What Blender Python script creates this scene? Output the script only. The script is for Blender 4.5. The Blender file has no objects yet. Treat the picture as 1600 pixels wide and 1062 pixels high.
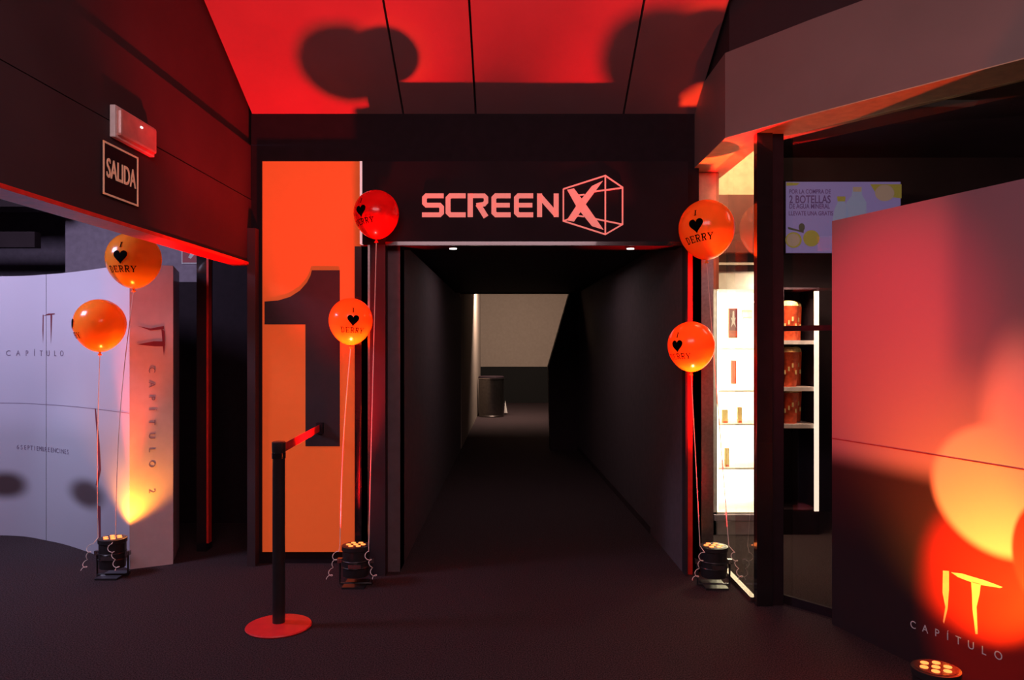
import bpy, bmesh, math, random
from mathutils import Vector, Matrix, Euler
random.seed(7)
R = math.radians
C = bpy.context.scene.collection
S = bpy.context.scene
F = 1200.0; EYE = 1.5; HY = 540.0
# ------------------------------------------------------------------ camera, world, exposure
cd = bpy.data.cameras.new('camera'); cam = bpy.data.objects.new('camera', cd); C.objects.link(cam)
cam.location = (0, 0, EYE); cam.rotation_euler = (R(90), 0, 0)
cd.sensor_width = 36; cd.lens = 27.0; cd.shift_y = 9/1600; cd.clip_start = .05
S.camera = cam
S.view_settings.view_transform = 'Standard'; S.view_settings.look = 'None'
S.view_settings.exposure = 0; S.view_settings.gamma = 1; S.view_settings.use_curve_mapping = False
w = bpy.data.worlds.new('world'); S.world = w; w.use_nodes = True
w.node_tree.nodes['Background'].inputs[0].default_value = (.5, .3, .38, 1)
w.node_tree.nodes['Background'].inputs[1].default_value = .02
RED = (1, .035, .012)
def area(name, loc, target, size, power, col, sy=None, spread=180):
    l = bpy.data.lights.new(name, 'AREA'); l.energy = power; l.color = col; l.size = size; l.spread = R(spread)
    if sy: l.shape = 'RECTANGLE'; l.size_y = sy
    o = bpy.data.objects.new(name, l); C.objects.link(o); o.location = loc
    o.rotation_euler = (Vector(target)-Vector(loc)).to_track_quat('-Z', 'Y').to_euler(); return o
def spot(name, loc, target, power, col, ang, blend=.6, rad=.05):
    l = bpy.data.lights.new(name, 'SPOT'); l.energy = power; l.color = col; l.spot_size = R(ang); l.spot_blend = blend
    l.shadow_soft_size = rad
    o = bpy.data.objects.new(name, l); C.objects.link(o); o.location = loc
    o.rotation_euler = (Vector(target)-Vector(loc)).to_track_quat('-Z', 'Y').to_euler(); return o
area('foyer_fill_light', (-.2, .3, 3.5), (-.2, 5, .6), 2.6, 120, (1, .60, .64), 1.6)  # unseen soft fill above the camera, added to lift the dark surfaces
spot('added_red_poster_spot', (-.6, 1.6, 3.4), (1.81, 3.85, 1.5), 820, (1, .02, .05), 24, 1, .05)  # unseen red spot, added to redden the left part of the right poster
area('shop_bay_fill', (1.75, 5.35, 3.1), (1.8, 6.1, 2.5), .5, 24, (1, .72, .4), .2)  # added fill that brightens the cream wall over the fridge
area('hall_ceiling_light', (-4.3, 3.9, 3.0), (-3.4, 5.8, 1.0), 1.0, 75, (.72, .66, 1), .6)
spot('hall_blue_spot', (-4.0, 4.2, 2.9), (-3.35, 5.7, .55), 60, (.55, .75, 1), 26, 1, .1)
area('corridor_end_light', (-.2, 15.2, 2.85), (-.1, 17, 1.2), .8, 145, (1, .74, .58))
area('corridor_fill', (.15, 7.2, 2.24), (.1, 7.2, 0), 1.2, 5, (1, .72, .72))  # added fill, no visible lamp; lifts the dark corridor walls
area('fridge_light', (1.85, 6.14, 1.9), (1.85, 6.5, 1.0), .35, 16, (1, .9, .6), .05)
area('shop_ceiling_light', (2.9, 5.2, 3.15), (2.9, 6.4, 1), 1.0, 16, (1, .8, .7))
LAMP = {   # uplight: position on the floor, aim, power, cone
 'A': ((-2.60, 5.0), (-2.56, 5.12, 2.2), 230, 40),
 'B': ((-.98, 4.82), (-1.38, 4.50, 3.4), 1300, 58),
 'C': ((1.26, 4.80), (1.15, 4.62, 3.4), 1200, 54),
 'D': ((1.645, 2.98), (1.99, 3.31, .95), 120, 90)}
AMBER = (1, .30, .02)
for k, (p, t, pw, an) in LAMP.items():
    spot('uplight_beam', (p[0], p[1], .285), t, pw, (1, .006, .010) if k in 'BC' else (1, .075, .012), an, .8, .045)
# narrow amber spots added at the same fixtures to brighten balloons, posters and soffit
for k, tg, pw, an in (('A', (-2.42, 4.90, 2.05), 190, 13), ('A', (-2.63, 4.90, 1.64), 130, 13), ('A', (-2.585, 5.22, .58), 42, 92),
                      ('B', (-.84, 4.84, 2.3), 60, 12), ('B', (-1.02, 4.865, 1.66), 480, 12), ('C', (1.21, 4.80, 2.2), 170, 14), ('C', (1.125, 4.83, 1.5), 480, 12.5),
                      ('C', (1.36, 5.02, 2.72), 260, 18), ('D', (1.99, 3.30, .58), 75, 84)):
    p = LAMP[k][0]; spot('uplight_beam', (p[0], p[1], .285), tg, pw, AMBER, an, .7, .03)

# ------------------------------------------------------------------ helpers
def at(px, py, Y): return Vector(((px-800)/F*Y, Y, EYE-(py-HY)/F*Y))
def mat(name, col, rough=.6, metal=0, em=None, es=0, noise=.12, scale=18, bump=0, coat=0, spec=.5, trans=0):
    m = bpy.data.materials.new(name); m.use_nodes = True; nt = m.node_tree; b = nt.nodes['Principled BSDF']
    b.inputs['Roughness'].default_value = rough; b.inputs['Metallic'].default_value = metal
    b.inputs['Coat Weight'].default_value = coat; b.inputs['Specular IOR Level'].default_value = spec
    tc = nt.nodes.new('ShaderNodeTexCoord'); n = nt.nodes.new('ShaderNodeTexNoise')
    n.inputs['Scale'].default_value = scale; n.inputs['Detail'].default_value = 4
    nt.links.new(tc.outputs['Object'], n.inputs['Vector'])
    r = nt.nodes.new('ShaderNodeValToRGB'); nt.links.new(n.outputs['Fac'], r.inputs['Fac'])
    r.color_ramp.elements[0].position = .3; r.color_ramp.elements[1].position = .7
    r.color_ramp.elements[0].color = tuple(c*(1-noise) for c in col)+(1,)
    r.color_ramp.elements[1].color = tuple(min(1, c*(1+noise)) for c in col)+(1,)
    nt.links.new(r.outputs['Color'], b.inputs['Base Color'])
    if em: b.inputs['Emission Color'].default_value = tuple(em)+(1,); b.inputs['Emission Strength'].default_value = es
    if bump:
        bp = nt.nodes.new('ShaderNodeBump'); bp.inputs['Strength'].default_value = bump; bp.inputs['Distance'].default_value = .004
        nt.links.new(n.outputs['Fac'], bp.inputs['Height']); nt.links.new(bp.outputs['Normal'], b.inputs['Normal'])
    return m
def glass_mat(name, tint):
    m = bpy.data.materials.new(name); m.use_nodes = True; nt = m.node_tree; nt.nodes.clear()
    o = nt.nodes.new('ShaderNodeOutputMaterial'); t = nt.nodes.new('ShaderNodeBsdfTransparent'); g = nt.nodes.new('ShaderNodeBsdfGlossy')
    t.inputs[0].default_value = tint+(1,); g.inputs['Roughness'].default_value = .02
    fr = nt.nodes.new('ShaderNodeFresnel'); fr.inputs[0].default_value = 1.8
    mx = nt.nodes.new('ShaderNodeMixShader'); ge = nt.nodes.new('ShaderNodeNewGeometry'); sb = nt.nodes.new('ShaderNodeMath'); sb.operation = 'SUBTRACT'; sb.inputs[0].default_value = 1
    nt.links.new(ge.outputs['Backfacing'], sb.inputs[1]); mu = nt.nodes.new('ShaderNodeMath'); mu.operation = 'MULTIPLY'
    nt.links.new(sb.outputs[0], mu.inputs[0]); nt.links.new(fr.outputs[0], mu.inputs[1]); nt.links.new(mu.outputs[0], mx.inputs[0])
    nt.links.new(t.outputs[0], mx.inputs[1]); nt.links.new(g.outputs[0], mx.inputs[2]); nt.links.new(mx.outputs[0], o.inputs[0]); return m
def balloon_mat(name, col):
    m = bpy.data.materials.new(name); m.use_nodes = True; nt = m.node_tree; nt.nodes.clear()
    o = nt.nodes.new('ShaderNodeOutputMaterial'); p = nt.nodes.new('ShaderNodeBsdfPrincipled'); t = nt.nodes.new('ShaderNodeBsdfTranslucent')
    n = nt.nodes.new('ShaderNodeTexNoise'); n.inputs['Scale'].default_value = 3
    r = nt.nodes.new('ShaderNodeValToRGB'); nt.links.new(n.outputs['Fac'], r.inputs['Fac'])
    r.color_ramp.elements[0].color = tuple(c*.9 for c in col)+(1,); r.color_ramp.elements[1].color = col+(1,)
    nt.links.new(r.outputs[0], p.inputs['Base Color']); nt.links.new(r.outputs[0], t.inputs[0])
    p.inputs['Roughness'].default_value = .22; p.inputs['Coat Weight'].default_value = .6
    mx = nt.nodes.new('ShaderNodeMixShader'); mx.inputs[0].default_value = .5
    nt.links.new(p.outputs[0], mx.inputs[1]); nt.links.new(t.outputs[0], mx.inputs[2]); nt.links.new(mx.outputs[0], o.inputs[0]); return m

M = dict(
 carpet=mat('carpet', (.046, .031, .034), .95, noise=.95, scale=150, bump=1, spec=.1),
 black=mat('black_paint', (.018, .010, .014), .7, spec=.12),
 dark=mat('dark_wall', (.035, .025, .03), .7, spec=.15, noise=.2, scale=3),
 bulk=mat('charcoal_board', (.052, .034, .038), .75, spec=.15, noise=.15, scale=2),
 fascia=mat('taupe_board', (.24, .19, .18), .6, noise=.08, scale=2),
 soffit=mat('cream_soffit', (.7, .48, .30), .6),
 ceil=mat('ceiling_tile', (.20, .10, .11), .8, noise=.1, scale=2),
 seam=mat('joint_black', (.004, .004, .004), .9),
 gloss=mat('gloss_black_metal', (.012, .01, .012), .18, metal=0, coat=.6),
 bronze=mat('brushed_metal', (.35, .3, .29), .32, metal=1, noise=.15, scale=60),
 steel=mat('stainless', (.5, .47, .45), .25, metal=1, scale=40),
 corr=mat('corridor_wall', (.10, .075, .085), .8), grey=mat('grey_wall', (.34, .27, .33), .8),
 beige=mat('beige_wall', (.36, .29, .24), .8, noise=.05),
 orange=mat('orange_emissive', (.45, .11, .02), .6, em=(1, .11, .024), es=.42, spec=.2, noise=.02),  # emission added to the orange so the panel stays evenly bright
 numeral=mat('numeral_black', (.02, .013, .018), .6),
 coral=mat('coral_letters', (.7, .15, .12), .5, em=(1, .25, .21), es=.58, noise=.02),  # emission added to the letters, which are no lamps, to keep them bright
 sigpanel=mat('sign_panel_black', (.020, .011, .015), .7, noise=.2, scale=3, spec=.12),
 signink=mat('cream_emissive', (.75, .5, .33), .5, em=(.75, .33, .2), es=.2),  # cream ink with a weak emission added
 plastic=mat('translucent_plastic', (.6, .3, .25), .3, coat=.4),
 whitem=mat('white_paint', (.75, .72, .68), .5),
 redglow=mat('painted_red_glow', (.8, .03, .02), .4),  # red uplight glow painted into the colour of edge strips
 redsign=mat('red_sign', (.4, .02, .03), .5),
 string=mat('ribbon_string', (.95, .75, .66), .35),
 print=mat('print_black', (.002, .001, .001), .9, spec=.05),
 par=mat('lamp_housing', (.02, .018, .02), .35, coat=.3),
 led=mat('led_lens', (1, .3, .1), .3, em=(1, .2, .04), es=2.6),
 curtain=mat('poster_side', (.62, .52, .52), .35, coat=.2, noise=.04),
 ink=mat('grey_ink', (.22, .16, .24), .6), redink=mat('dark_red_ink', (.2, .012, .03), .6),
 whiteink=mat('white_ink', (.8, .75, .75), .6), itink=mat('logo_ink', (.85, .5, .3), .6),
 blood=mat('blood_ink', (.2, .03, .05), .6),
 fridgelight=mat('fridge_light_panel', (.9, .9, .8), .5, em=(1, .92, .62), es=6, noise=.02),
 ledstrip=mat('led_strip', (.9, .9, .8), .5, em=(1, .93, .72), es=2.2),
 cream=mat('cream_card', (.8, .6, .25), .6), packet=mat('orange_packet', (.75, .12, .03), .5, em=(.8, .1, .02), es=.12),
 popred=mat('bucket_red', (.75, .10, .03), .5, noise=.35, scale=30), popcorn=mat('popcorn', (.85, .55, .2), .8, noise=.4, scale=60, bump=1),
 bottleg=mat('bottle_grey', (.2, .25, .28), .4, em=(.32, .4, .55), es=.3), 
 glass=glass_mat('clear_glass', (.95, .93, .9)), tint=glass_mat('tinted_glass', (.72, .64, .64)),
 b_or=balloon_mat('balloon_orange', (1, .44, .05)), b_red=balloon_mat('balloon_red', (.95, .02, .02)),
)
def emis(name, c, s): return mat(name, tuple(x*.3 for x in c), .6, em=c, es=s, noise=.02)
M['scr'] = emis('screen_lilac', (.21, .19, .44), .9); M['scrtxt'] = emis('screen_violet', (.10, .05, .19), .7)
M['scry'] = emis('screen_yellow', (.34, .32, .06), .6); M['scrg'] = emis('screen_green', (.06, .07, .05), .7)
M['scrb'] = emis('screen_pale_blue', (.21, .27, .42), .9); M['scrc'] = emis('screen_cream', (.32, .26, .2), .8)
M['down'] = emis('downlight_lens', (1, .9, .85), 6); M['emled'] = emis('white_indicator', (1, .95, .95), 4)

class MB:
    def __init__(s): s.b = bmesh.new()
    def box(s, x0, x1, y0, y1, z0, z1):
        v = [s.b.verts.new((x, y, z)) for x in (x0, x1) for y in (y0, y1) for z in (z0, z1)]
        for f in ((0, 1, 3, 2), (4, 6, 7, 5), (0, 4, 5, 1), (2, 3, 7, 6), (0, 2, 6, 4), (1, 5, 7, 3)): s.b.faces.new([v[i] for i in f])
        return s
    def prism(s, pts, off):     # closed polygon (3d) extruded by vector
        off = Vector(off); a = [s.b.verts.new(p) for p in pts]; b = [s.b.verts.new(Vector(p)+off) for p in pts]
        s.b.faces.new(a); s.b.faces.new(b[::-1]); n = len(a)
        for i in range(n): s.b.faces.new([a[i], b[i], b[(i+1) % n], a[(i+1) % n]])
        return s
    def lathe(s, prof, c, n=40, caps=True):
        c = Vector(c); rings = []
        for r, z in prof: rings.append([s.b.verts.new(c+Vector((r*math.cos(2*math.pi*i/n), r*math.sin(2*math.pi*i/n), z))) for i in range(n)])
        for a, b in zip(rings, rings[1:]):
            for i in range(n): s.b.faces.new([a[i], a[(i+1) % n], b[(i+1) % n], b[i]])
        if caps: s.b.faces.new(rings[0][::-1]); s.b.faces.new(rings[-1])
        return s
    def tube(s, pts, r, n=8):
        pts = [Vector(p) for p in pts]; rings = []
        for i, p in enumerate(pts):
            d = (pts[min(i+1, len(pts)-1)]-pts[max(i-1, 0)]).normalized()
            u = d.cross(Vector((0, 1, 0))) if abs(d.y) < .9 else d.cross(Vector((1, 0, 0))); u.normalize(); v = d.cross(u)
            rings.append([s.b.verts.new(p+r*(u*math.cos(2*math.pi*k/n)+v*math.sin(2*math.pi*k/n))) for k in range(n)])
        for a, b in zip(rings, rings[1:]):
            for i in range(n): s.b.faces.new([a[i], a[(i+1) % n], b[(i+1) % n], b[i]])
        s.b.faces.new(rings[0][::-1]); s.b.faces.new(rings[-1]); return s
    def build(s, name, m, parent=None, smooth=False, bevel=0):
        bmesh.ops.recalc_face_normals(s.b, faces=s.b.faces)
        if bevel: bmesh.ops.bevel(s.b, geom=[e for e in s.b.edges], offset=bevel, segments=2, affect='EDGES', profile=.6)
        me = bpy.data.meshes.new(name); s.b.to_mesh(me); s.b.free(); me.materials.append(m)
        if smooth:
            for p in me.polygons: p.use_smooth = True
            if smooth != 'all': me.set_sharp_from_angle(angle=R(35))
        o = bpy.data.objects.new(name, me); C.objects.link(o)
        if parent:
            o.parent = parent
            o.matrix_parent_inverse = Matrix.Translation(parent.location).inverted() if not parent.parent and parent.type == 'EMPTY' and parent.rotation_euler.z == 0 else Matrix()
        return o
def struct(name, mb, m): o = mb.build(name, m); o['kind'] = 'structure'; return o
def thing(name, label, cat, loc=(0, 0, 0), group=None, rz=0):
    o = bpy.data.objects.new(name, None); C.objects.link(o); o.location = loc; o.rotation_euler = (0, 0, rz); o.empty_display_size = .1
    tag(o, label, cat, group); return o
def tag(o, label, cat, group=None):
    o['label'] = label; o['category'] = cat
    if group: o['group'] = group
    return o
def ribbon(pts, wd):   # 2d stroke -> list of quads
    pts = [Vector(p) for p in pts]; L = []; Rr = []
    for i, p in enumerate(pts):
        a = (p-pts[i-1]).normalized() if i else None; b = (pts[i+1]-p).normalized() if i < len(pts)-1 else None
        if a is None: n = Vector((-b.y, b.x)); k = 1
        elif b is None: n = Vector((-a.y, a.x)); k = 1
        else:
            n = (Vector((-a.y, a.x))+Vector((-b.y, b.x))).normalized(); k = 1/max(.4, n.dot(Vector((-a.y, a.x))))
        L.append(p+n*wd/2*k); Rr.append(p-n*wd/2*k)
    return [[L[i], L[i+1], Rr[i+1], Rr[i]] for i in range(len(pts)-1)]
def flat(polys, fn, off):   # 2d polygons mapped by fn to 3d, extruded by off
    mb = MB()
    for p in polys: mb.prism([fn(*q) for q in p], off)
    return mb
def text2d(s, size, spacing=1.0, bold=0, align='CENTER'):
    cu = bpy.data.curves.new('t', 'FONT'); cu.body = s; cu.size = size; cu.space_character = spacing; cu.offset = bold
    cu.align_x = align; cu.align_y = 'CENTER'; cu.resolution_u = 4
    o = bpy.data.objects.new('t', cu); C.objects.link(o); dg = bpy.context.evaluated_depsgraph_get(); dg.update()
    me = bpy.data.meshes.new_from_object(o.evaluated_get(dg)); bpy.data.objects.remove(o); bpy.data.curves.remove(cu)
    polys = [[Vector(me.vertices[i].co[:2]) for i in p.vertices] for p in me.polygons]; bpy.data.meshes.remove(me); return polys
def textmesh(name, s, size, fn, off, m, parent, **k):
    bmx = bmesh.new()
    for p in text2d(s, size, **k):
        a = [bmx.verts.new(fn(*q)) for q in p]
        try: bmx.faces.new(a)
        except ValueError: pass
    bmesh.ops.remove_doubles(bmx, verts=bmx.verts, dist=1e-6)
    r = bmesh.ops.extrude_face_region(bmx, geom=bmx.faces[:]); vs = [v for v in r['geom'] if isinstance(v, bmesh.types.BMVert)]
    bmesh.ops.translate(bmx, verts=vs, vec=off)
    mb = MB(); mb.b.free(); mb.b = bmx; return mb.build(name, m, parent)

# ------------------------------------------------------------------ the setting
struct('floor', MB().box(-7, 5.5, -3, 21, -.1, 0), M['carpet'])
CY, CZ = 5.3, 3.09; SL = .506; XR = 1.27
def slope(Y): return CZ+(CY-Y)*SL
# sloping tiled ceiling under the seating rake, then the flat part overhead
edges = [-1.8, -.75, -.25, .77, XR]
for a, b in zip(edges, edges[1:]):
    g = .007
    struct('ceiling', MB().prism([(a+g, CY+.02, CZ-.0), (b-g, CY+.02, CZ), (b-g, 4.2, slope(4.2)), (a+g, 4.2, slope(4.2))], (0, .03, .06)), M['ceil'])
struct('ceiling', MB().prism([(-1.8, CY+.02, CZ+.065), (3.2, CY+.02, CZ+.065), (3.2, 4.2, slope(4.2)+.065), (-1.8, 4.2, slope(4.2)+.065)], (0, .03, .05)), M['seam'])
struct('ceiling', MB().box(-1.8, 5.5, -3, 4.2, slope(4.2), slope(4.2)+.1), M['bulk'])
# wall over the portal
struct('wall_back', MB().box(-1.8, 1.29, CY, CY+.12, 2.27, CZ+.1), M['black'])
struct('wall_back', MB().box(-1.8, -.95, CY, CY+.12, 0, 2.27), M['black'])
# left bulkhead: lower board, ledge, upper board set back
struct('wall_left', MB().box(-1.92, -1.80, -3, CY+.1, 2.07, 2.505), M['bulk'])
struct('wall_left', MB().box(-1.92, -1.803, -3, CY+.1, 2.511, 2.88), M['bulk'])
struct('wall_left', MB().box(-1.92, -1.822, -3, CY+.1, 2.89, 3.8), M['bulk'])
struct('trim_1', MB().box(-1.925, -1.79, -3, CY, 2.052, 2.07), M['redglow'])  # red light on the bulkhead's lower edge, painted as a red strip
# hall to the left
struct('wall_left', MB().box(-4.42, -1.85, 7.6, 7.75, 0, 3.4), M['grey'])
struct('wall_left', MB().box(-7, -4.42, 8.6, 8.75, 0, 3.4), M['grey'])
struct('wall_left', MB().box(-7, -6.9, -3, 8.6, 0, 3.4), M['dark'])
struct('ceiling', MB().box(-7, -1.92, -3, 8.75, 3.4, 3.5), M['dark'])
struct('trim_2', MB().box(-7, -4.3, 6.9, 7.2, 2.75, 3.4), M['bulk'])
struct('trim_2', MB().box(-7, -4.6, 7.4, 7.5, 2.45, 2.6), M['bulk'])
# doorway between poster and number panel
struct('wall_left', MB().box(-2.62, -1.85, 6.5, 6.6, 0, 2.6), M['black'])
struct('wall_left', MB().box(-3.4, -2.62, 6.5, 6.6, 0, 2.04), M['black'])
dr = MB(); dr.box(-2.30, -2.23, 5.60, 5.72, 0, 2.5)
d1 = struct('door_1', dr, M['gloss'])
struct('trim_3', MB().box(-2.228, -2.213, 5.60, 5.66, .06, 2.5), M['redglow'])  # red reflection on the pole edge, painted as a red strip
struct('trim_4', MB().box(-1.80, -1.745, 5.22, 5.30, 0, 2.3), M['bulk'])
# corridor
struct('wall_left', MB().box(-1.0, -.744, 5.1, 18, 0, 2.2), M['corr'])
struct('wall_right', MB().prism([(1.13, 5.1, 0), (1.11, 6.1, 0), (.95, 11, 0), (1.2, 11, 0), (1.35, 6.1, 0), (1.28, 5.1, 0)], (0, 0, 2.26)), M['corr'])
struct('wall_right', MB().prism([(1.0, 11, 0), (1.56, 14, 0), (1.56, 20.2, 0), (1.7, 20.2, 0), (1.7, 11, 0)], (0, 0, 3.1)), M['seam'])  # coloured black to stand in for shade on the unlit far wall
struct('baseboard_right', MB().prism([(1.10, 6.1, 0), (.94, 11, 0), (.95, 11, 0), (1.112, 6.1, 0)], (0, 0, .06)), M['bulk'])
struct('ceiling', MB().box(-.9, 1.2, 5.3, 11, 2.26, 2.36), M['black'])
struct('trim_5', MB().box(-.744, 1.0, 11, 11.15, 2.25, 3.0), M['black'])
struct('wall_right', MB().prism([(.825, 11, 2.26), (.52, 11, 1.2), (.55, 11, .0), (1.0, 11, 0), (1.0, 11, 2.26)], (0, .3, 0)), M['black'])
struct('wall_back', MB().box(-1.3, 1.7, 20.2, 20.3, .95, 3.2), M['beige'])
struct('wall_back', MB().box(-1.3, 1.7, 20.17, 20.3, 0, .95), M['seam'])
struct('ceiling', MB().box(-1.3, 1.7, 11.15, 20.3, 3.1, 3.2), M['beige'])
struct('wall_left', MB().box(-.745, -.739, 11.2, 18, 0, 3.1), M['beige'])
struct('wall_left', MB().box(-1.3, -1.2, 17.9, 20.3, 0, 3.1), M['beige'])
# portal frame posts
struct('trim_6', MB().box(-.925, -.825, 5.0, 5.3, 0, 2.16), M['dark'])
struct('trim_7', MB().box(-.825, -.744, 5.12, 5.3, 0, 2.16), M['black'])
struct('trim_8', MB().box(-1.045, -.945, 5.10, 5.22, 0, 2.16), M['gloss'])
struct('trim_9', MB().box(-.943, -.927, 5.02, 5.10, 0, 2.16), M['bronze'])
struct('trim_10', MB().box(1.13, 1.145, 5.0, 5.3, 0, 2.16), M['dark'])
struct('trim_11', MB().box(1.147, 1.185, 5.04, 5.12, .0, 2.16), M['redglow'])  # red light reflected by the metal corner, painted into its colour
struct('trim_12', MB().box(1.19, 1.33, 5.10, 5.28, 0, 2.2), M['gloss'])
struct('trim_13', MB().box(1.255, 1.335, 5.09, 5.29, 0, 2.2), M['bronze'])
struct('trim_14', MB().box(1.29, 1.46, 5.42, 5.60, 1.9, 2.72), M['soffit'])
struct('wall_right', MB().box(1.50, 2.12, 6.12, 6.2, 2.70, 3.15), M['soffit'])
struct('wall_right', MB().box(1.50, 2.12, 6.10, 6.2, 2.24, 2.70), mat('red_brown_wall', (.16, .03, .02), .6))
# right fascia over the shop front
FP = [(1.26, 5.45), (1.26, 4.54), (1.58, 4.08), (2.19, 3.28), (3.3, 1.85)]
def strip(pts, dx, dy): return pts+[(x+dx, y+dy) for x, y in reversed(pts)]
struct('wall_right', MB().prism([(x, y, 2.73) for x, y in strip(FP, .09, .06)], (0, 0, .50)), M['fascia'])
struct('trim_15', MB().prism([(x, y, 2.725) for x, y in strip(FP, .26, .17)], (0, 0, .005)), M['soffit'])
FU = [(1.29, 5.45), (1.29, 4.56), (1.62, 4.10), (2.23, 3.30), (3.34, 1.87)]
struct('wall_right', MB().prism([(x, y, 3.235) for x, y in strip(FU, .06, .05)], (0, 0, .8)), M['bulk'])
# shop front: posts, glass, track
struct('trim_16', MB().box(1.41, 1.50, 4.42, 4.48, 0, 2.73), M['gloss'])
struct('trim_16', MB().box(1.505, 1.57, 4.44, 4.50, 0, 2.73), M['black'])
struct('window_1', MB().box(1.408, 1.416, 4.49, 5.30, .03, 2.72), M['glass'])
struct('trim_17', MB().box(1.395, 1.43, 4.49, 5.35, 0, .03), M['bronze'])
G0, G1 = Vector((1.57, 4.50, 0)), Vector((2.75, 3.0, 0)); gd = (G1-G0).normalized(); gn = Vector((-gd.y, gd.x, 0))*.01
struct('window_2', MB().prism([G0+Vector((0, 0, .03)), G1+Vector((0, 0, .03)), G1+gn+Vector((0, 0, .03)), G0+gn+Vector((0, 0, .03))], (0, 0, 2.69)), M['tint'])
for z0, z1 in ((0, .05), (1.585, 1.615)):
    a = Vector((0, 0, z0)); struct('trim_18', MB().prism([G0+a-gn, G1+a-gn, G1+2*gn+a, G0+2*gn+a], (0, 0, z1-z0)), M['black'])
struct('wall_right', MB().box(1.29, 5.5, 6.95, 7.1, 0, 3.4), M['dark'])
struct('wall_right', MB().box(5.4, 5.5, -3, 7, 0, 3.7), M['dark'])
struct('wall_back', MB().box(-7, 5.5, -3.1, -3, 0, 3.7), M['dark'])
struct('ceiling', MB().prism([(1.40, 5.35, 3.2), (1.40, 4.65, 3.2), (1.7, 4.3, 3.2), (3.4, 2.0, 3.2), (5.4, 2.0, 3.2), (5.4, 7, 3.2), (1.4, 7, 3.2)], (0, 0, .1)), M['dark'])

# ------------------------------------------------------------------ number panel
t = thing('number_panel', 'tall orange panel with big black numeral 1 left of the entrance', 'sign', (-1.38, 5.29, .07))
a, b = at(410, 862, 5.27), at(563, 252, 5.27)
MB().box(a.x, b.x, 5.27, 5.298, a.z, b.z).build('panel', M['orange'], t)
def cr4(x, y): return at(380+x/3.218, 230+y/3.218, 5.262)
one = [(345, 618), (485, 618), (485, 1503), (313, 1503), (313, 890), (107, 890), (107, 775), (175, 770), (235, 752), (285, 720), (320, 680), (338, 645)]
flat([one], cr4, (0, .007, 0)).build('numeral', M['numeral'], t)
# sign
t = thing('entrance_sign', 'long black sign board reading SCREENX in coral letters above the entrance', 'sign', (.08, 5.15, 2.16))
MB().box(-.975, 1.145, 5.0, 5.299, 2.162, 2.70).build('board', M['sigpanel'], t)
MB().box(-.990, -.976, 4.995, 5.05, 2.162, 2.70).build('edge_strip', mat('pink_edge_painted_glow', (.8, .6, .6), .4, em=(1, .6, .62), es=.6), t)['label'] = 'edge strip with pale painted glow'  # emission stands in for the uplight beam reflected on this edge
MB().box(-.82, 1.145, 4.975, 5.0, 2.15, 2.175).build('lower_rail', M['gloss'], t)
def cr7(x, y): return at(600+x/3.2, 230+y/3.2, 4.992)
LT = {'S': [([(298, 242), (212, 242), (202, 252), (202, 279), (212, 289), (278, 289), (288, 299), (288, 327), (278, 337), (190, 337)], 23)],
 'C': [([(408, 242), (332, 242), (320, 254), (320, 325), (332, 337), (408, 337)], 24)],
 'R': [([(431, 231), (431, 348)], 26), ([(431, 242), (500, 242), (510, 252), (510, 273), (500, 284), (462, 290)], 22), ([(470, 284), (510, 348)], 27)],
 'E': [([(633, 242), (560, 242), (549, 253), (549, 326), (560, 337), (633, 337)], 24), ([(549, 289), (629, 289)], 22)],
 'N': [([(778, 231), (778, 348)], 25), ([(861, 231), (861, 348)], 25), ([(776, 240), (863, 339)], 26)]}
for ch, sh in (('S', 0), ('C', 0), ('R', 0), ('E', 0), ('E', 113), ('N', 0)):
    ps = []
    for p, wd in LT[ch]: ps += ribbon([(x+sh, y) for x, y in p], wd)
    flat(ps, cr7, (0, .008, 0)).build('letter', M['coral'], t)
ps = [[Vector(p) for p in q] for q in ([(1040, 193), (1095, 167), (1005, 290), (950, 371), (914, 364), (968, 282)], [(916, 212), (950, 205), (1000, 272), (1098, 412), (1040, 393), (965, 300)])]
flat(ps, cr7, (0, .008, 0)).build('letter', M['coral'], t)
ps = []
for p in ([(897, 208), (1107, 141), (1193, 200), (1193, 385), (1107, 435), (897, 368), (897, 208)], [(1107, 141), (1107, 435)], [(1040, 222), (1193, 202)], [(965, 240), (1003, 236)], [(897, 368), (972, 342), (1000, 346)], [(1050, 356), (1193, 385)], [(1107, 375), (1107, 380)]):
    ps += ribbon(p, 7)
flat(ps, cr7, (0, .008, 0)).build('cube_outline', M['coral'], t)
# downlights below the sign
for i, (px, lab) in enumerate(((708, 'small round downlight under the sign, left of the two'), (985, 'small round downlight under the sign, right of the two'))):
    p = at(px, 390, 5.12); d = thing('downlight', lab, 'light', (p.x, 5.12, 2.162), 'downlights under the entrance sign')
    rg = MB().lathe([(.035, -.012), (.035, 0)], (p.x, 5.12, 2.16)).build('ring', M['steel'], d)
    MB().lathe([(.024, -.016), (.024, -.0125)], (p.x, 5.12, 2.16)).build('lens', M['down'], rg)

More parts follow.
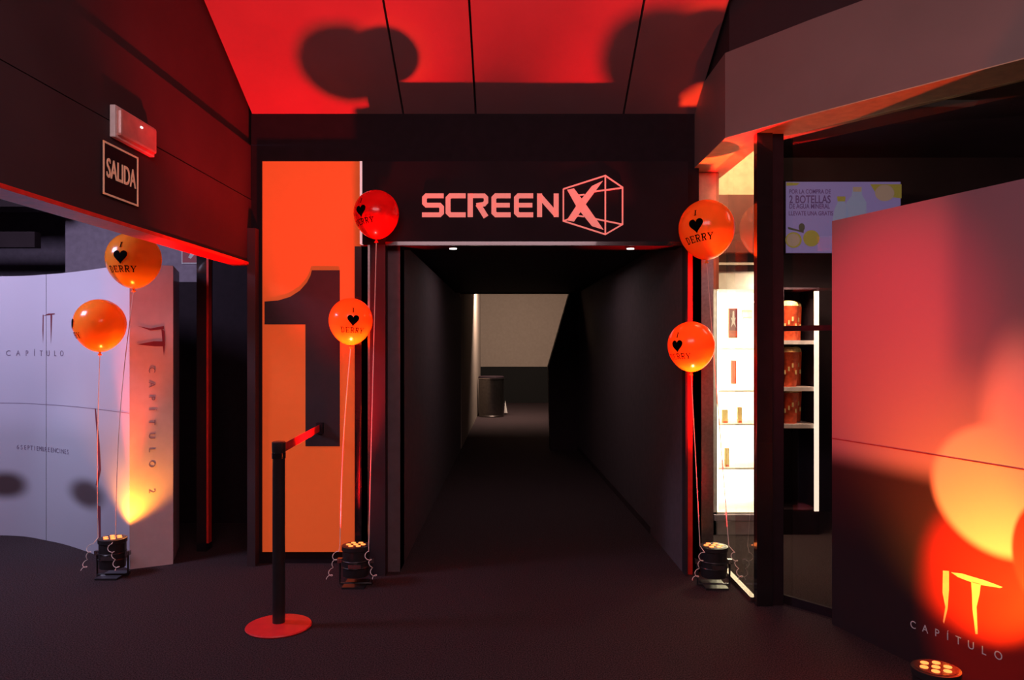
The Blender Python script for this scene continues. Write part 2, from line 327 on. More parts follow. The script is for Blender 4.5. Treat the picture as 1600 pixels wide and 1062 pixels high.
# ------------------------------------------------------------------ left bulkhead fittings (plane x = -1.8)
def lw(Y, z, d=0): return Vector((-1.8+d, Y, z))
t = thing('exit_sign', 'square black SALIDA sign with cream border on the left bulkhead', 'sign', (-1.8, 3.52, 2.17))
MB().box(-1.799, -1.79, 3.36, 3.675, 2.165, 2.40).build('plate', M['black'], t)
bd = MB()
for y0, y1, z0, z1 in ((3.36, 3.675, 2.165, 2.173), (3.36, 3.675, 2.392, 2.40), (3.36, 3.37, 2.165, 2.40), (3.665, 3.675, 2.165, 2.40)): bd.box(-1.791, -1.787, y0, y1, z0, z1)
bd.build('border', M['signink'], t)
textmesh('lettering', 'SALIDA', .10, lambda x, y: Vector((-1.786, 3.517+x*.80, 2.283+y*1.22)), (-.003, 0, 0), M['signink'], t, bold=.0006)
t = thing('emergency_light', 'rectangular emergency light box above the SALIDA sign', 'light', (-1.8, 3.6, 2.44))
MB().box(-1.799, -1.755, 3.45, 3.80, 2.445, 2.57).build('diffuser', M['plastic'], t, bevel=.012)
MB().box(-1.80, -1.775, 3.435, 3.815, 2.435, 2.58).build('back_plate', M['whitem'], t, bevel=.004)
MB().box(-1.7545, -1.752, 3.63, 3.645, 2.53, 2.537).build('indicator', M['emled'], t)
t = thing('fire_sign', 'small red fire equipment sign with white border on the grey wall', 'sign', (-3.27, 7.59, 2.3))
a, b = at(284, 412, 7.59), at(312, 385, 7.59)
MB().box(a.x, b.x, 7.585, 7.598, a.z, b.z).build('plate', M['whitem'], t)
MB().box(a.x+.012, b.x-.012, 7.58, 7.586, a.z+.012, b.z-.012).build('field', M['redsign'], t)
MB().prism([at(294, 402, 7.578), at(298, 404, 7.578), at(305, 396, 7.578), at(306, 389, 7.578), at(300, 390, 7.578)], (0, .003, 0)).build('flame_symbol', M['whitem'], t)

# ------------------------------------------------------------------ uplights
def uplight(k, label):
    (x, y), tg, pw, an = LAMP[k]
    t = thing('led_uplight', label, 'light', (x, y, 0), 'floor uplights at the decorations')
    pr = [(.055, .055), (.078, .062), (.082, .10), (.082, .22), (.088, .225), (.088, .25), (.078, .252)]
    h = MB().lathe(pr, (x, y, 0), 36).build('housing', M['par'], t, True)
    for z in (.12, .15, .18): pass
    MB().lathe([(.084, .085), (.087, .09), (.084, .095)], (x, y, .03), 36, False).build('cooling_rib', M['par'], t, True)
    MB().lathe([(.084, .085), (.087, .09), (.084, .095)], (x, y, .07), 36, False).build('cooling_rib', M['par'], t, True)
    lp = MB().lathe([(.077, .2525), (.077, .2535)], (x, y, 0), 36).build('lens_plate', M['par'], t)
    for i in range(7):
        a = i*math.pi/3; r = .046 if i < 6 else 0
        MB().lathe([(.015, .2536), (.015, .256), (.010, .257)], (x+r*math.cos(a), y+r*math.sin(a), 0), 14).build('led', M['led'], lp)
    yk = MB(); yk.tube([(x-.1, y, .16), (x-.1, y, .012), (x+.1, y, .012), (x+.1, y, .16)], .008); yk = yk.build('yoke', M['par'], t)
    for s in (-1, 1): MB().box(x+s*.1-.014, x+s*.1+.014, y-.014, y+.014, .14, .168).build('knob', M['steel'], yk)
    MB().box(x-.07, x+.07, y-.09, y+.09, 0, .012).build('foot', M['par'], t)
    MB().box(x-.03, x+.05, y-.089, y-.083, .125, .15).build('control_panel', M['steel'], t)
uplight('A', 'black round floor uplight at the corner of the pale left poster stand')
uplight('B', 'black round floor uplight between the orange number panel and the entrance')
uplight('C', 'black round floor uplight at the right side of the entrance by the shop glass')
uplight('D', 'black round floor uplight before the right poster, cut by the frame')

# ------------------------------------------------------------------ balloons
def surf(c, r, th, ph, g=1.0):   # th 0 = facing camera (-y)
    s, co = math.sin(ph), math.cos(ph)
    z = s*r*(1.02 if s > 0 else 1.16); rad = r*co*(1 if s > 0 else 1-.10*s*s)
    return Vector(c)+Vector((math.sin(th)*rad, -math.cos(th)*rad, z))*g
def serif_word(word, h):   # slab letters as strokes; origin centre
    T, t = .20, .08; G = {
     'I': [([(.5, 0), (.5, 1)], T), ([(.28, .04), (.72, .04)], t), ([(.28, .96), (.72, .96)], t)],
     'D': [([(.25, 0), (.25, 1)], T), ([(.05, .04), (.55, .04), (.82, .25), (.86, .5), (.82, .75), (.55, .96), (.05, .96)], t*1.6)],
     'E': [([(.25, 0), (.25, 1)], T), ([(.05, .04), (.88, .04), (.88, .26)], t*1.3), ([(.05, .96), (.86, .96), (.86, .76)], t*1.3), ([(.25, .5), (.66, .5)], t), ([(.66, .38), (.66, .62)], t)],
     'R': [([(.25, 0), (.25, 1)], T), ([(.05, .04), (.46, .04)], t), ([(.05, .96), (.6, .96), (.8, .86), (.8, .62), (.6, .5), (.3, .5)], t*1.7), ([(.5, .5), (.78, .08)], T*.9), ([(.66, .04), (.98, .04)], t)],
     'Y': [([(.5, 0), (.5, .45)], T), ([(.14, .95), (.5, .42)], T*.9), ([(.86, .95), (.52, .42)], t*1.3), ([(-.02, .96), (.36, .96)], t), ([(.66, .96), (1.0, .96)], t), ([(.3, .04), (.7, .04)], t)]}
    out = []; n = len(word)
    for i, ch in enumerate(word):
        for p, wd in G[ch]: out += [[Vector(((v.x+(i-n/2)*1.08)*h, (v.y-.5)*h)) for v in q] for q in ribbon(p, wd)]
    return out
def balloon(label, px, py, Y, r, lamp, m, th0, roll=0, tails=1, sag=.03, side=0):
    c = at(px, py, Y); t = thing('balloon', label, 'balloon', tuple(c), 'I love Derry balloons')
    n, k = 40, 28; mb = MB(); b = mb.b; rings = []
    for j in range(1, k):
        ph = -math.pi/2+math.pi*j/k; rings.append([b.verts.new(surf(c, r, 2*math.pi*i/n, ph)) for i in range(n)])
    for A, B in zip(rings, rings[1:]):
        for i in range(n): b.faces.new([A[i], A[(i+1) % n], B[(i+1) % n], B[i]])
    bt = b.verts.new(surf(c, r, 0, -math.pi/2)); tp = b.verts.new(surf(c, r, 0, math.pi/2))
    for i in range(n): b.faces.new([bt, rings[0][(i+1) % n], rings[0][i]]); b.faces.new([tp, rings[-1][i], rings[-1][(i+1) % n]])
    skin = mb.build('skin', m, t, 'all')
    bz = -1.16*r
    MB().lathe([(.013, .012), (.006, 0), (.006, -.006), (.014, -.02), (.010, -.021)], (c.x, c.y, c.z+bz), 14).build('knot', m, t, True)
    # print
    groups = [('letter_print', [[Vector((v.x, v.y+.33*r*1.3)) for v in q] for q in serif_word('I', .17*r*1.3)])]
    hp = []
    for i in range(28):
        a = 2*math.pi*i/28; hp.append(Vector((16*math.sin(a)**3, 13*math.cos(a)-5*math.cos(2*a)-2*math.cos(3*a)-math.cos(4*a)))*(.0165*r*1.0))
    cc = Vector((0, .01*r))
    heart = [[cc, hp[i], hp[(i+1) % 28]] for i in range(28)]
    groups += [('heart_print', heart), ('word_print', [[Vector((v.x, v.y-.42*r)) for v in q] for q in serif_word('DERRY', .22*r)])]
    def mp(x, y):
        cr, sr = math.cos(roll), math.sin(roll); x, y = x*cr-y*sr, x*sr+y*cr
        return surf(c, r, th0+x/r, y/r, 1.008)
    for nm, polys in groups:
        bmx = MB()
        for p in polys: bmx.b.faces.new([bmx.b.verts.new(mp(*q)) for q in p])
        for _ in range(2): bmesh.ops.subdivide_edges(bmx.b, edges=bmx.b.edges[:], cuts=1, use_grid_fill=True)
        for v in bmx.b.verts:      # settle onto the skin
            d = v.co-c; q = d.normalized(); k_ = 1.02 if q.z > 0 else 1.16
            v.co = c+q*max(d.length, (surf(c, r, 0, math.atan2(q.z/k_, math.hypot(q.x, q.y)/(1 if q.z > 0 else 1-.1*q.z*q.z/1.2)))-c).length+.0028)
        bmx.build(nm, M['print'], skin)['label'] = 'black print'
    lx, ly = LAMP[lamp][0]; e = Vector((lx+side, ly-.02, .255)); s0 = c+Vector((0, 0, bz-.012))
    pts = []
    for i in range(25):
        q = i/24; p = s0.lerp(e, q); p.x += sag*math.sin(math.pi*q); pts.append(p)
    strg = MB().tube(pts, .0027, 6).build('string', M['string'], t, True)
    # curled ribbon end by the lamp
    pts = []
    sx = 1 if side > 0 else -1
    for i in range(70):
        q = i/69; a = q*22; rr = .012+.006*math.sin(q*9)
        pts.append(Vector((lx+side+sx*(.002+.05*q)+rr*math.cos(a), ly-.10+rr*.6*math.sin(a), .235-.17*q+rr*math.sin(a)*.6)))
    MB().tube([e, pts[0].lerp(e, .3)]+pts, .0022, 5).build('ribbon_tail', M['string'], strg, True)
balloon('upper orange balloon printed I heart DERRY over the left poster stand', 209, 404, 4.90, .165, 'A', M['b_or'], -.02, 0, side=.03, sag=-.03)
balloon('lower orange balloon in front of the pale left poster, print turned left', 156, 506, 4.90, .155, 'A', M['b_or'], -.95, 0, side=-.085, sag=-.01)
balloon('deep red balloon before the left end of the SCREENX sign', 588, 333, 4.84, .142, 'B', M['b_red'], -.55, .1, side=.085, sag=.0)
balloon('orange balloon in front of the black numeral 1', 548, 500, 4.865, .137, 'B', M['b_or'], .32, -.05, side=-.095, sag=-.015)
balloon('upper orange balloon right of the entrance beside the shop glass', 1104, 356, 4.80, .172, 'C', M['b_or'], -.62, .12, side=.09, sag=.0)
balloon('lower orange balloon at the right edge of the dark entrance', 1080, 539, 4.83, .146, 'C', M['b_or'], -.85, .05, side=-.09, sag=.0)

# ------------------------------------------------------------------ stanchion
t = thing('belt_stanchion', 'black belt barrier post on round red-lit base before the orange panel', 'barrier', (-1.245, 4.1, 0))
MB().lathe([(.168, 0), (.172, .006), (.168, .012), (.12, .020), (.03, .026), (.03, .03)], (-1.245, 4.1, 0), 64).build('base', mat('red_lit_plate_paint', (1, .03, .03), .45, metal=.0, coat=.2), t, True)  # red light reflected on the base is painted into its colour
MB().lathe([(.033, .02), (.033, .93), (.036, .935), (.036, .985), (.03, .99)], (-1.245, 4.1, 0), 32).build('post', M['par'], t, True)
MB().lathe([(.0365, .90), (.0365, .93)], (-1.245, 4.1, 0), 32).build('collar', M['gloss'], t, True)
MB().prism([(-1.225, 4.13, .93), (-1.225, 4.13, .977), (-1.315, 5.25, .962), (-1.315, 5.25, .915)], (.003, 0, 0)).build('belt', mat('red_belt', (.55, .02, .03), .6), t)
MB().box(-1.335, -1.29, 5.235, 5.262, .90, .975).build('wall_clip', M['black'], t)

# ------------------------------------------------------------------ left poster stand
def art(name, fn):
    m = bpy.data.materials.new(name); m.use_nodes = True; nt = m.node_tree; b = nt.nodes['Principled BSDF']
    b.inputs['Roughness'].default_value = .38; b.inputs['Coat Weight'].default_value = .25; b.inputs['Coat Roughness'].default_value = .2
    uv = nt.nodes.new('ShaderNodeTexCoord'); sp = nt.nodes.new('ShaderNodeSeparateXYZ'); nt.links.new(uv.outputs['UV'], sp.inputs[0])
    def math_(op, a, c=None, d=None):
        n = nt.nodes.new('ShaderNodeMath'); n.operation = op
        for i, v in enumerate((a, c, d)):
            if v is None: continue
            if isinstance(v, (int, float)): n.inputs[i].default_value = v
            else: nt.links.new(v, n.inputs[i])
        return n.outputs[0]
    def ss(x, lo, hi):
        n = nt.nodes.new('ShaderNodeMapRange'); n.interpolation_type = 'SMOOTHSTEP'
        nt.links.new(x, n.inputs['Value']); n.inputs['From Min'].default_value = lo; n.inputs['From Max'].default_value = hi; return n.outputs[0]
    def ell(cx, cy, rx, ry, soft=.3):
        a = math_('POWER', math_('DIVIDE', math_('SUBTRACT', sp.outputs[0], cx), rx), 2)
        c = math_('POWER', math_('DIVIDE', math_('SUBTRACT', sp.outputs[1], cy), ry), 2)
        return math_('SUBTRACT', 1, ss(math_('SQRT', math_('ADD', a, c)), 1-soft, 1+soft))
    def mix(base, col, fac, k=1):
        n = nt.nodes.new('ShaderNodeMix'); n.data_type = 'RGBA'
        nt.links.new(math_('MULTIPLY', fac, k), n.inputs[0])
        if isinstance(base, tuple): n.inputs[6].default_value = base+(1,)
        else: nt.links.new(base, n.inputs[6])
        if isinstance(col, tuple): n.inputs[7].default_value = col+(1,)
        else: nt.links.new(col, n.inputs[7])
        return n.outputs[2]
    nt.links.new(fn(sp.outputs[0], sp.outputs[1], ss, ell, mix, math_), b.inputs['Base Color']); return m
def left_art(u, v, ss, ell, mix, mt):
    c = mix((.60, .56, .66), (.44, .42, .48), ss(v, 1.0, .75), .6)
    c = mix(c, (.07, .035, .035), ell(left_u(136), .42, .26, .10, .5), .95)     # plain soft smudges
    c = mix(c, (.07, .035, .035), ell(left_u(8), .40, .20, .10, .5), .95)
    return c
ctrl = [(-4.95, 5.95), (-4.05, 6.08), (-3.55, 5.90), (-3.1, 5.60), (-2.57, 5.16)]
def cat(p0, p1, p2, p3, q): return .5*((2*p1)+(-p0+p2)*q+(2*p0-5*p1+4*p2-p3)*q*q+(-p0+3*p1-3*p2+p3)*q**3)
path = []; cv = [Vector(p) for p in ctrl]; cv = [2*cv[0]-cv[1]]+cv+[2*cv[-1]-cv[-2]]
for i in range(1, len(cv)-2):
    for k in range(16): path.append(cat(cv[i-1], cv[i], cv[i+1], cv[i+2], k/16))
path.append(cv[-2])
S_ = [0]
for p, q in zip(path, path[1:]): S_.append(S_[-1]+(q-p).length)
def along(u, z, d=0):
    u = max(0, min(S_[-1]-1e-6, u)); i = max(j for j in range(len(S_)) if S_[j] <= u); i = min(i, len(path)-2)
    q = (u-S_[i])/(S_[i+1]-S_[i]); p = path[i].lerp(path[i+1], q); tt = (path[i+1]-path[i]).normalized(); n = Vector((tt.y, -tt.x))
    return Vector((p.x+n.x*d, p.y+n.y*d, z))
def left_u(px):   # arc position seen at pixel column
    return min((abs(800+F*along(S_[-1]*i/400, 0).x/along(S_[-1]*i/400, 0).y-px), S_[-1]*i/400) for i in range(401))[1]
LH = 2.05
t = thing('poster_stand', 'tall pale curved IT CAPÍTULO 2 poster stand at the far left', 'display', (-2.9, 5.6, 0))
mb = MB(); b = mb.b; uvl = b.loops.layers.uv.new('UVMap'); cols = []
us = [S_[-1]*i/64 for i in range(65)]
for u in us: cols.append([b.verts.new(along(u, 0.0, 0)), b.verts.new(along(u, LH, 0)), b.verts.new(along(u, LH, -.04)), b.verts.new(along(u, 0, -.04))])
for i in range(64):
    for k, (a, c) in enumerate(((0, 1), (1, 2), (2, 3), (3, 0))):
        f = b.faces.new([cols[i][a], cols[i+1][a], cols[i+1][c], cols[i][c]])
        for l in f.loops:
            ui = us[i] if l.vert in cols[i] else us[i+1]; l[uvl].uv = (ui, l.vert.co.z)
b.faces.new(cols[0]); b.faces.new(cols[-1][::-1])
print('POSTER U', {p: round(left_u(p), 3) for p in (0, 20, 62, 75, 85, 130, 155, 170)})
lm = art('left_poster_art', left_art); mb.build('front_panel', lm, t, 'sharp')
c0, c1 = Vector((-2.565, 5.155, 0)), Vector((-2.33, 5.28, 0)); cd_ = (c1-c0); cn = Vector((cd_.y, -cd_.x, 0)).normalized()
MB().prism([c0, c1, c1-cn*.03, c0-cn*.03], (0, 0, LH)).build('side_panel', M['curtain'], t)
MB().prism([c1, c1-cn*.03, c1-cn*.03+Vector((-.15, .45, 0)), c1+Vector((-.18, .45, 0))], (0, 0, LH)).build('rear_panel', M['curtain'], t)
def sp_(px, py):   # onto the side panel
    k = (px-800)/F; q = (c0.x-k*c0.y)/(k*cd_.y-cd_.x); p = c0+cd_*q; return Vector((p.x, p.y, EYE-(py-HY)/F*p.y))+cn*.002
def blob(pts): return [Vector(p) for p in pts]
polys = [blob([(215, 509), (235, 513), (256, 509), (256, 514), (235, 516)]), blob([(214, 538), (240, 533), (256, 533), (256, 541), (242, 541)]), blob([(252, 513), (257, 517), (258, 538), (256, 556), (254, 538)])]
flat(polys, sp_, -cn*.001).build('logo_lettering', M['redink'], t)['label'] = 'dark red IT lettering turned sideways'
for i, (ch, py) in enumerate(zip('CAPÍTULO2', (578, 601, 622, 640, 660, 681, 703, 725, 767))):
    ct = sp_(237, py)
    textmesh('letter', ch, .058, lambda x, y: ct+cd_.normalized()*y+Vector((0, 0, -x)), -cn*.001, M['ink'], t)
uS = left_u(72)
MB().prism([along(uS, .0, .001), along(uS+.004, 0, .001), along(uS+.004, LH, .001), along(uS, LH, .001)], along(uS, 0, -.001)-along(uS, 0, 0)).build('panel_joint', M['seam'], t)
mb = MB(); n = 60
for i in range(n):
    a, c = S_[-1]*i/n, S_[-1]*(i+1)/n
    mb.b.faces.new([mb.b.verts.new(along(a, 1.045, .0015)), mb.b.verts.new(along(c, 1.045, .0015)), mb.b.verts.new(along(c, 1.049, .0015)), mb.b.verts.new(along(a, 1.049, .0015))])
mb.build('panel_joint', M['ink'], t)
ut = left_u(74)
polys = [blob([(-.055, .12), (-.045, .12), (-.047, .0), (-.052, -.10), (-.058, 0)]), blob([(-.045, .112), (.1, .12), (.1, .128), (.02, .128)]), blob([(.045, .12), (.066, .12), (.06, .02), (.052, -.1), (.048, .02)])]
flat(polys, lambda x, y: along(ut+x, 1.62+y, .002), (0, -.0005, 0)).build('logo_lettering', M['blood'], t)['label'] = 'thin dark red IT lettering'
def spaced(word, size, u0, u1, z, bold=0):
    for i, ch in enumerate(word):
        if ch == ' ': continue
        uc = u0+(u1-u0)*i/(len(word)-1)
        textmesh('letter', ch, size, lambda x, y: along(uc+x, z+y, .002), (0, -.0005, 0), M['ink'], t, bold=bold)
spaced('CAPÍTULO', .062, left_u(13), left_u(97), 1.44)
spaced('6SEPTIEMBREENCINES', .05, left_u(28), left_u(106), .70)
def streak(pts, wds):
    mb = MB(); n = 14; P = []
    for k in range(len(pts)-1):
        for i in range(n): q = i/n; P.append((pts[k][0]*(1-q)+pts[k+1][0]*q, pts[k][1]*(1-q)+pts[k+1][1]*q, wds[k]*(1-q)+wds[k+1]*q))
    P.append((*pts[-1], wds[-1]))
    for a, c in zip(P, P[1:]): mb.b.faces.new([mb.b.verts.new(along(u, z, .002)) for u, z in ((a[0]-a[2]/2, a[1]), (a[0]+a[2]/2, a[1]), (c[0]+c[2]/2, c[1]), (c[0]-c[2]/2, c[1]))])
    return mb
streak([(left_u(149), 1.05), (left_u(154), .8), (left_u(156), .62), (left_u(151), .50)], [.02, .035, .04, .03]).build('red_streak', M['blood'], t)
streak([(left_u(155), .36), (left_u(156), .2), (left_u(157), .02)], [.05, .03, .028]).build('red_streak', M['blood'], t)

# ------------------------------------------------------------------ right poster stand
E0 = Vector((1.725, 4.14, 0)); dv = Vector((.304, -.953, 0)).normalized(); nv = Vector((-.953, -.304, 0)).normalized()
def ru(px): k = (px-800)/F; return (E0.x-k*E0.y)/(k*dv.y-dv.x)
def rp(px, py, d=.002): u = ru(px); p = E0+dv*u; return Vector((p.x, p.y, EYE-(py-HY)/F*p.y))+nv*d
def ruz(px, py): p = rp(px, py); return ru(px), p.z
def right_art(u, v, ss, ell, mix, mt):
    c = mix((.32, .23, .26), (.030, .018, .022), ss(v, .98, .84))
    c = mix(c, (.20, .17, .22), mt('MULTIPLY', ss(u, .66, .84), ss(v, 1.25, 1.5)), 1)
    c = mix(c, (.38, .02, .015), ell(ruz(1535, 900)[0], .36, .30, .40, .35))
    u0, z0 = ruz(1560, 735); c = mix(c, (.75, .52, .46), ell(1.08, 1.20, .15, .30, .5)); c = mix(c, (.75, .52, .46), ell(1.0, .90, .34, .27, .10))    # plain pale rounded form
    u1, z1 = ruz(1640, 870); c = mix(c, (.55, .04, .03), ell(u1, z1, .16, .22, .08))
    return c
t = thing('poster_stand', 'tall IT CAPÍTULO poster board lit red at the right edge', 'display', tuple(E0))
W_ = 2.0; RH = 2.172
mb = MB(); b = mb.b; uvl = b.loops.layers.uv.new('UVMap')
mb.prism([E0, E0+dv*W_, E0+dv*W_-nv*.03, E0-nv*.03], (0, 0, RH))
for f in b.faces:
    for l in f.loops: l[uvl].uv = ((l.vert.co-E0).dot(dv), l.vert.co.z)
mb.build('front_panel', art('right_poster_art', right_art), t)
MB().prism([E0+dv*.1-nv*.03, E0+dv*.14-nv*.03, E0+dv*.14-nv*.33, E0+dv*.1-nv*.33], (0, 0, RH*.8)).build('rear_support', M['curtain'], t)
a = Vector((0, 0, 1.0)); MB().prism([E0+nv*.0005+a, E0+dv*W_+nv*.0005+a, E0+dv*W_+nv*.002+a, E0+nv*.002+a], (0, 0, .004)).build('panel_joint', M['redink'], t)
def cr5(x, y): return rp(1280+x/2.641, 660+y/2.641)
polys = [blob([(512, 610), (536, 612), (536, 690), (530, 770), (516, 828), (512, 820), (522, 760), (510, 700)]), blob([(545, 617), (590, 622), (690, 652), (758, 678), (748, 682), (660, 668), (620, 655), (575, 638)]), blob([(628, 655), (668, 664), (662, 710), (650, 760), (655, 872), (646, 872), (634, 770), (632, 710)])]
flat(polys, cr5, -nv*.0015).build('logo_lettering', M['itink'], t)['label'] = 'large dripping IT lettering'
for ch, (x, y) in zip('CAPÍTULO', ((388, 835), (438, 852), (487, 869), (531, 883), (575, 900), (627, 920), (680, 942), (740, 962))):
    ct = cr5(x, y); textmesh('letter', ch, .05, lambda p, q: ct+dv*p+Vector((0, 0, q)), -nv*.001, M['whiteink'], t)

# ------------------------------------------------------------------ shop interior
t = thing('display_fridge', 'brightly lit white display fridge behind the shop glass', 'fridge', (1.95, 6.3, 0))
fx0, fx1, fy = 1.60, 2.10, 6.1
def zz(py, Y=6.1): return EYE-(py-HY)/F*Y
c = MB(); c.box(fx0, fx0+.03, fy, fy+.6, 0, zz(410)); c.box(fx1-.03, fx1, fy, fy+.6, 0, zz(410)); c.box(fx0, fx1, fy, fy+.6, 0, zz(800)); c.box(fx0, fx1, fy, fy+.6, zz(452), zz(410)); c.box(fx0, fx1, fy+.55, fy+.6, 0, zz(410))
c.build('cabinet', M['whitem'], t)
MB().box(fx0+.03, fx1-.03, fy+.53, fy+.55, zz(800), zz(452)).build('light_panel', M['fridgelight'], t)
for s in (fx0+.032, fx1-.045): MB().box(s, s+.013, fy+.02, fy+.05, zz(798), zz(455)).build('light_tube', M['fridgelight'], t)
for py in (470, 545, 612, 665, 735): MB().box(fx0+.045, fx1-.05, fy+.1, fy+.52, zz(py)-.008, zz(py)+.008).build('shelf', M['whitem'], t)
MB().box(fx0, fx1, fy-.01, fy, zz(424), zz(414)).build('header_band', M['black'], t)
MB().box(fx0, fx1, fy-.03, fy-.002, zz(812), zz(803)).build('grille', M['grey'], t)
def packet(px0, px1, py0, py1, Y, m, label, name='snack_packet', star=False):
    a, c_ = at(px0, py1, Y), at(px1, py0, Y); o = thing(name, label, 'packaging', ((a.x+c_.x)/2, Y, a.z), 'goods in the lit fridge')
    pk = MB().box(a.x, c_.x, Y, Y+.03, a.z, c_.z).build('pack', m, o, bevel=.006)
    MB().box(a.x+.006, c_.x-.006, Y-.003, Y, a.z+.012, a.z+(c_.z-a.z)*.22).build('label_band', M['popred'], pk)
    if star:
        cx, cy = (px0+px1)/2, py0+(py1-py0)*.4
        MB().box(a.x+.006, c_.x-.006, Y-.003, Y, a.z+(c_.z-a.z)*.25, c_.z-.008).build('dark_field', M['redink'], pk)
        flat([blob([(cx-1, cy-14), (cx+1, cy-14), (cx+1.6, cy-3), (cx+4, cy-4), (cx+2, cy+2), (cx+4, cy+12), (cx, cy+5), (cx-4, cy+12), (cx-2, cy+2), (cx-4, cy-4), (cx-1.6, cy-3)])], lambda x, y: at(x, y, Y-.006), (0, .002, 0)).build('figure_mark', M['whiteink'], pk)
packet(1139, 1153, 481, 528, 6.09, M['packet'], 'dark red card with pale figure mark at the fridge front', 'hanging_card', True)
packet(1143, 1151, 563, 600, 6.25, M['packet'], 'slim orange packet on the second fridge shelf')
packet(1129, 1138, 640, 663, 6.25, M['cream'], 'pale packet on the third fridge shelf, left one')
packet(1153, 1160, 636, 663, 6.25, M['cream'], 'pale packet on the third fridge shelf, right one')
packet(1133, 1140, 700, 733, 6.25, M['cream'], 'pale packet on the lowest fridge shelf')
packet(1160, 1176, 484, 498, 6.3, M['cream'], 'pale yellow packet at the top right of the fridge')
# bucket shelf
sx0, sx1, sy = 2.14, 2.42, 6.1
t = thing('bucket_shelf', 'narrow dark shelf unit holding popcorn buckets behind tinted glass', 'shelf', (2.28, 6.3, 0))
c = MB(); c.box(sx0, sx0+.02, sy, sy+.4, 0, zz(452)); c.box(sx1, sx1+.02, sy, sy+.4, 0, zz(452)); c.box(sx0, sx1, sy+.38, sy+.4, 0, zz(452)); c.box(sx0, sx1, sy, sy+.4, 0, .2); c.box(sx0, sx1+.02, sy, sy+.4, zz(452), zz(449))
c.build('cabinet', M['black'], t)
MB().box(sx1-.022, sx1+.012, sy-.015, sy-.001, zz(798), zz(455)).build('light_strip', M['ledstrip'], t)
SH = (531, 604, 662)
for py in SH: MB().box(sx0+.02, sx1-.001, sy+.0, sy+.37, zz(py)-.035, zz(py)-.003).build('shelf', M['whitem'], t)
area('shelf_light', (2.20, 5.95, 2.1), (2.28, 6.2, 1.2), .2, 22, (1, .85, .6))
def bucket(x, y, z, h, r, label):
    o = thing('popcorn_bucket', label, 'bucket', (x, y, z), 'popcorn buckets on the shelf')
    cup = MB().lathe([(r*.78, 0), (r*.8, .002), (r, h), (r*1.04, h+.006), (r*.98, h+.006)], (x, y, z), 32).build('cup', M['popred'], o, True)
    MB().lathe([(r*.97, h+.006), (r*.9, h+.03), (r*.6, h+.045), (r*.2, h+.05)], (x, y, z), 24).build('popcorn', M['popcorn'], o, True)
    MB().lathe([(r*.86, h*.30), (r*.985, h*.92)], (x, y, z), 32, False).build('yellow_print', M['popcorn'], o) if False else None
    pl = []
    for k in range(4):
        a = R(-90+(-36+22*k)); zz_ = z+h*(.42+.10*(k % 3)); rr = r*.93
        pl.append((x+rr*math.cos(a), y+rr*math.sin(a)-.004, zz_))
    mbk = MB()
    for p in pl: mbk.box(p[0]-.006, p[0]+.006, p[1]-.004, p[1]+.003, p[2]-.014, p[2]+.020)
    mbk.build('lettering', M['cream'], cup)
names = ['top', 'middle', 'lower']
for i, py in enumerate(SH):
    z = zz(py)-.002; hh = (.27, .27, .24)[i]
    bucket(2.225, 6.20, z, hh, .085, 'red popcorn bucket on the %s shelf, front left' % names[i])
    bucket(2.335, 6.33, z, hh, .05, 'narrow red popcorn bucket on the %s shelf, at the right' % names[i])
# menu screen
Y = 6.6; k = 1.0
t = thing('menu_screen', 'wall screen with lemon drink advertisement above the shop counter', 'screen', (2.85, Y, 2.2))
a, c_ = at(1228, 395, Y), at(1407, 284, Y)
MB().box(a.x-.01, c_.x+.01, Y+.002, Y+.05, a.z-.01, c_.z+.01).build('casing', M['black'], t)
dsp = MB().box(a.x, c_.x, Y-.002, Y+.002, a.z, c_.z).build('display', M['scr'], t)
for kx in (a.x+.15, c_.x-.15): MB().box(kx-.02, kx+.02, Y+.05, 6.95, 2.55, 2.6).build('bracket', M['black'], t)
def cr8(x, y, d=.004): return at(1200+x/6.6375, 260+y/6.6375, Y-d)
def sc(name, poly, m, d=.004): flat([blob(poly)], lambda x, y: cr8(x, y, d), (0, .001, 0)).build(name, m, dsp)
def oval(cx, cy, rx, ry, n=28): return [(cx+rx*math.cos(2*math.pi*i/n), cy+ry*math.sin(2*math.pi*i/n)) for i in range(n)]
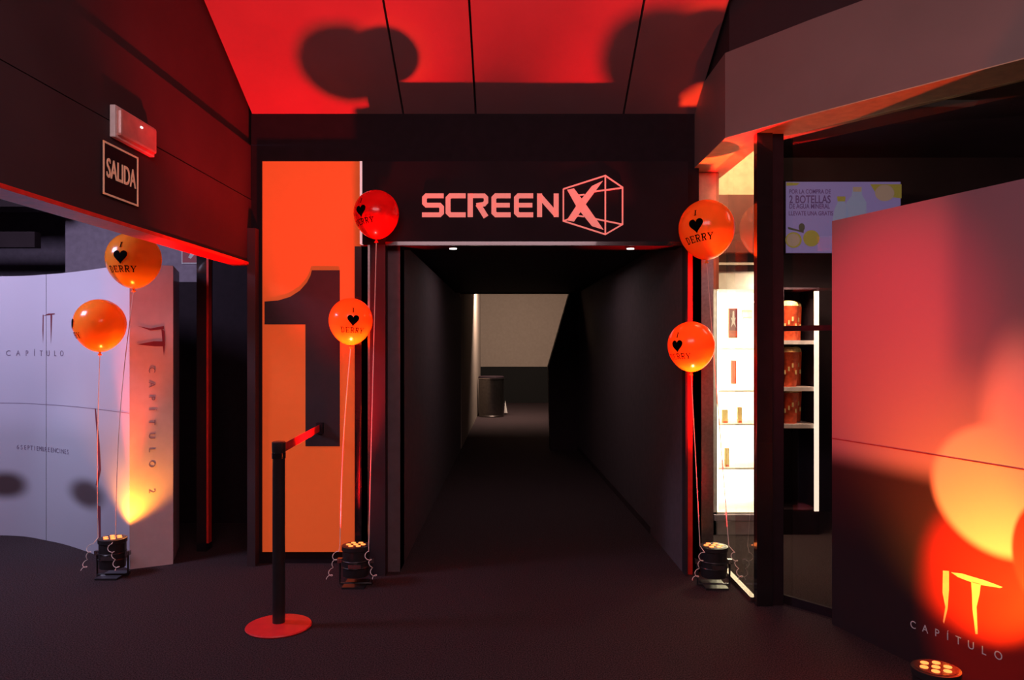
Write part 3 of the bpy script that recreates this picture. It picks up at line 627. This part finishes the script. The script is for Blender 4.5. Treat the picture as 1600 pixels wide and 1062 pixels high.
for s, x, y, h, wd in (('POR LA COMPRA DE', 435, 262, 46, 430), ('2 BOTELLAS', 435, 345, 84, 430), ('DE AGUA MINERAL', 430, 415, 52, 420), ('LLEVATE UNA GRATIS', 445, 488, 46, 460)):
    pl = text2d(s, 1.0, bold=.02); xs = [v.x for p in pl for v in p]; ys = [v.y for p in pl for v in p]; kx = wd/(max(xs)-min(xs)); ky = h/(max(ys)-min(ys))
    mb = MB()
    for p in pl: mb.b.faces.new([mb.b.verts.new(cr8(x+v.x*kx, y-v.y*ky)) for v in p])
    mb.build('advert_text', M['scrtxt'], dsp)
sc('lemon_picture', [(1060, 184), (1385, 184), (1385, 330), (1290, 320), (1200, 345), (1120, 280)], M['scry'])
sc('lemon_picture', oval(1210, 275, 100, 85), M['scrc'], .006)
sc('lemon_picture', oval(450, 745, 85, 85), M['scry'])
sc('lemon_picture', oval(265, 762, 85, 82), M['scry'], .006)
sc('lemon_picture', oval(262, 762, 68, 66), M['scrc'], .008)
sc('lemon_picture', [(190, 165), (330, 170), (300, 195), (190, 200)], M['scry'])
sc('leaf_picture', oval(350, 630, 32, 42), M['scrg'])
sc('leaf_picture', [(205, 625), (310, 655), (370, 665), (370, 690), (300, 670), (210, 650)], M['scrg'])
sc('bottle_picture', [(720, 310), (800, 310), (800, 370), (830, 440), (830, 535), (670, 560), (690, 440), (725, 370)], M['scrb'])
sc('bottle_picture', [(880, 215), (975, 215), (975, 290), (1020, 370), (1020, 500), (810, 540), (815, 370), (870, 300)], M['scrb'])
sc('bottle_cap_picture', [(715, 310), (805, 310), (800, 362), (722, 362)], M['scry'], .007)
sc('bottle_cap_picture', [(880, 212), (972, 212), (968, 262), (884, 262)], M['scrc'], .007)

# ------------------------------------------------------------------ corridor things
t = thing('litter_bin', 'tall round stainless steel litter bin at the far corridor end', 'bin', (-.44, 16, 0))
MB().lathe([(.27, 0), (.27, .03), (.265, .035), (.265, .79)], (-.44, 16.3, 0), 40).build('body', mat('dark_stainless', (.2, .18, .17), .3, metal=1), t, True)
ld = MB().lathe([(.275, .79), (.275, .84), (.25, .86), (.18, .86)], (-.44, 16.3, 0), 40).build('lid', M['black'], t, True)
MB().lathe([(.278, .80), (.278, .82)], (-.44, 16.3, 0), 40).build('rim', M['steel'], ld, True)
t = thing('folded_card', 'small white folded card standing on the floor beside the litter bin', 'card', (-.13, 16.8, 0))
MB().prism([(-.17, 16.8, .03), (-.10, 16.8, .03), (-.15, 16.85, .30)], (0, .06, 0)).build('sheet', M['whitem'], t)
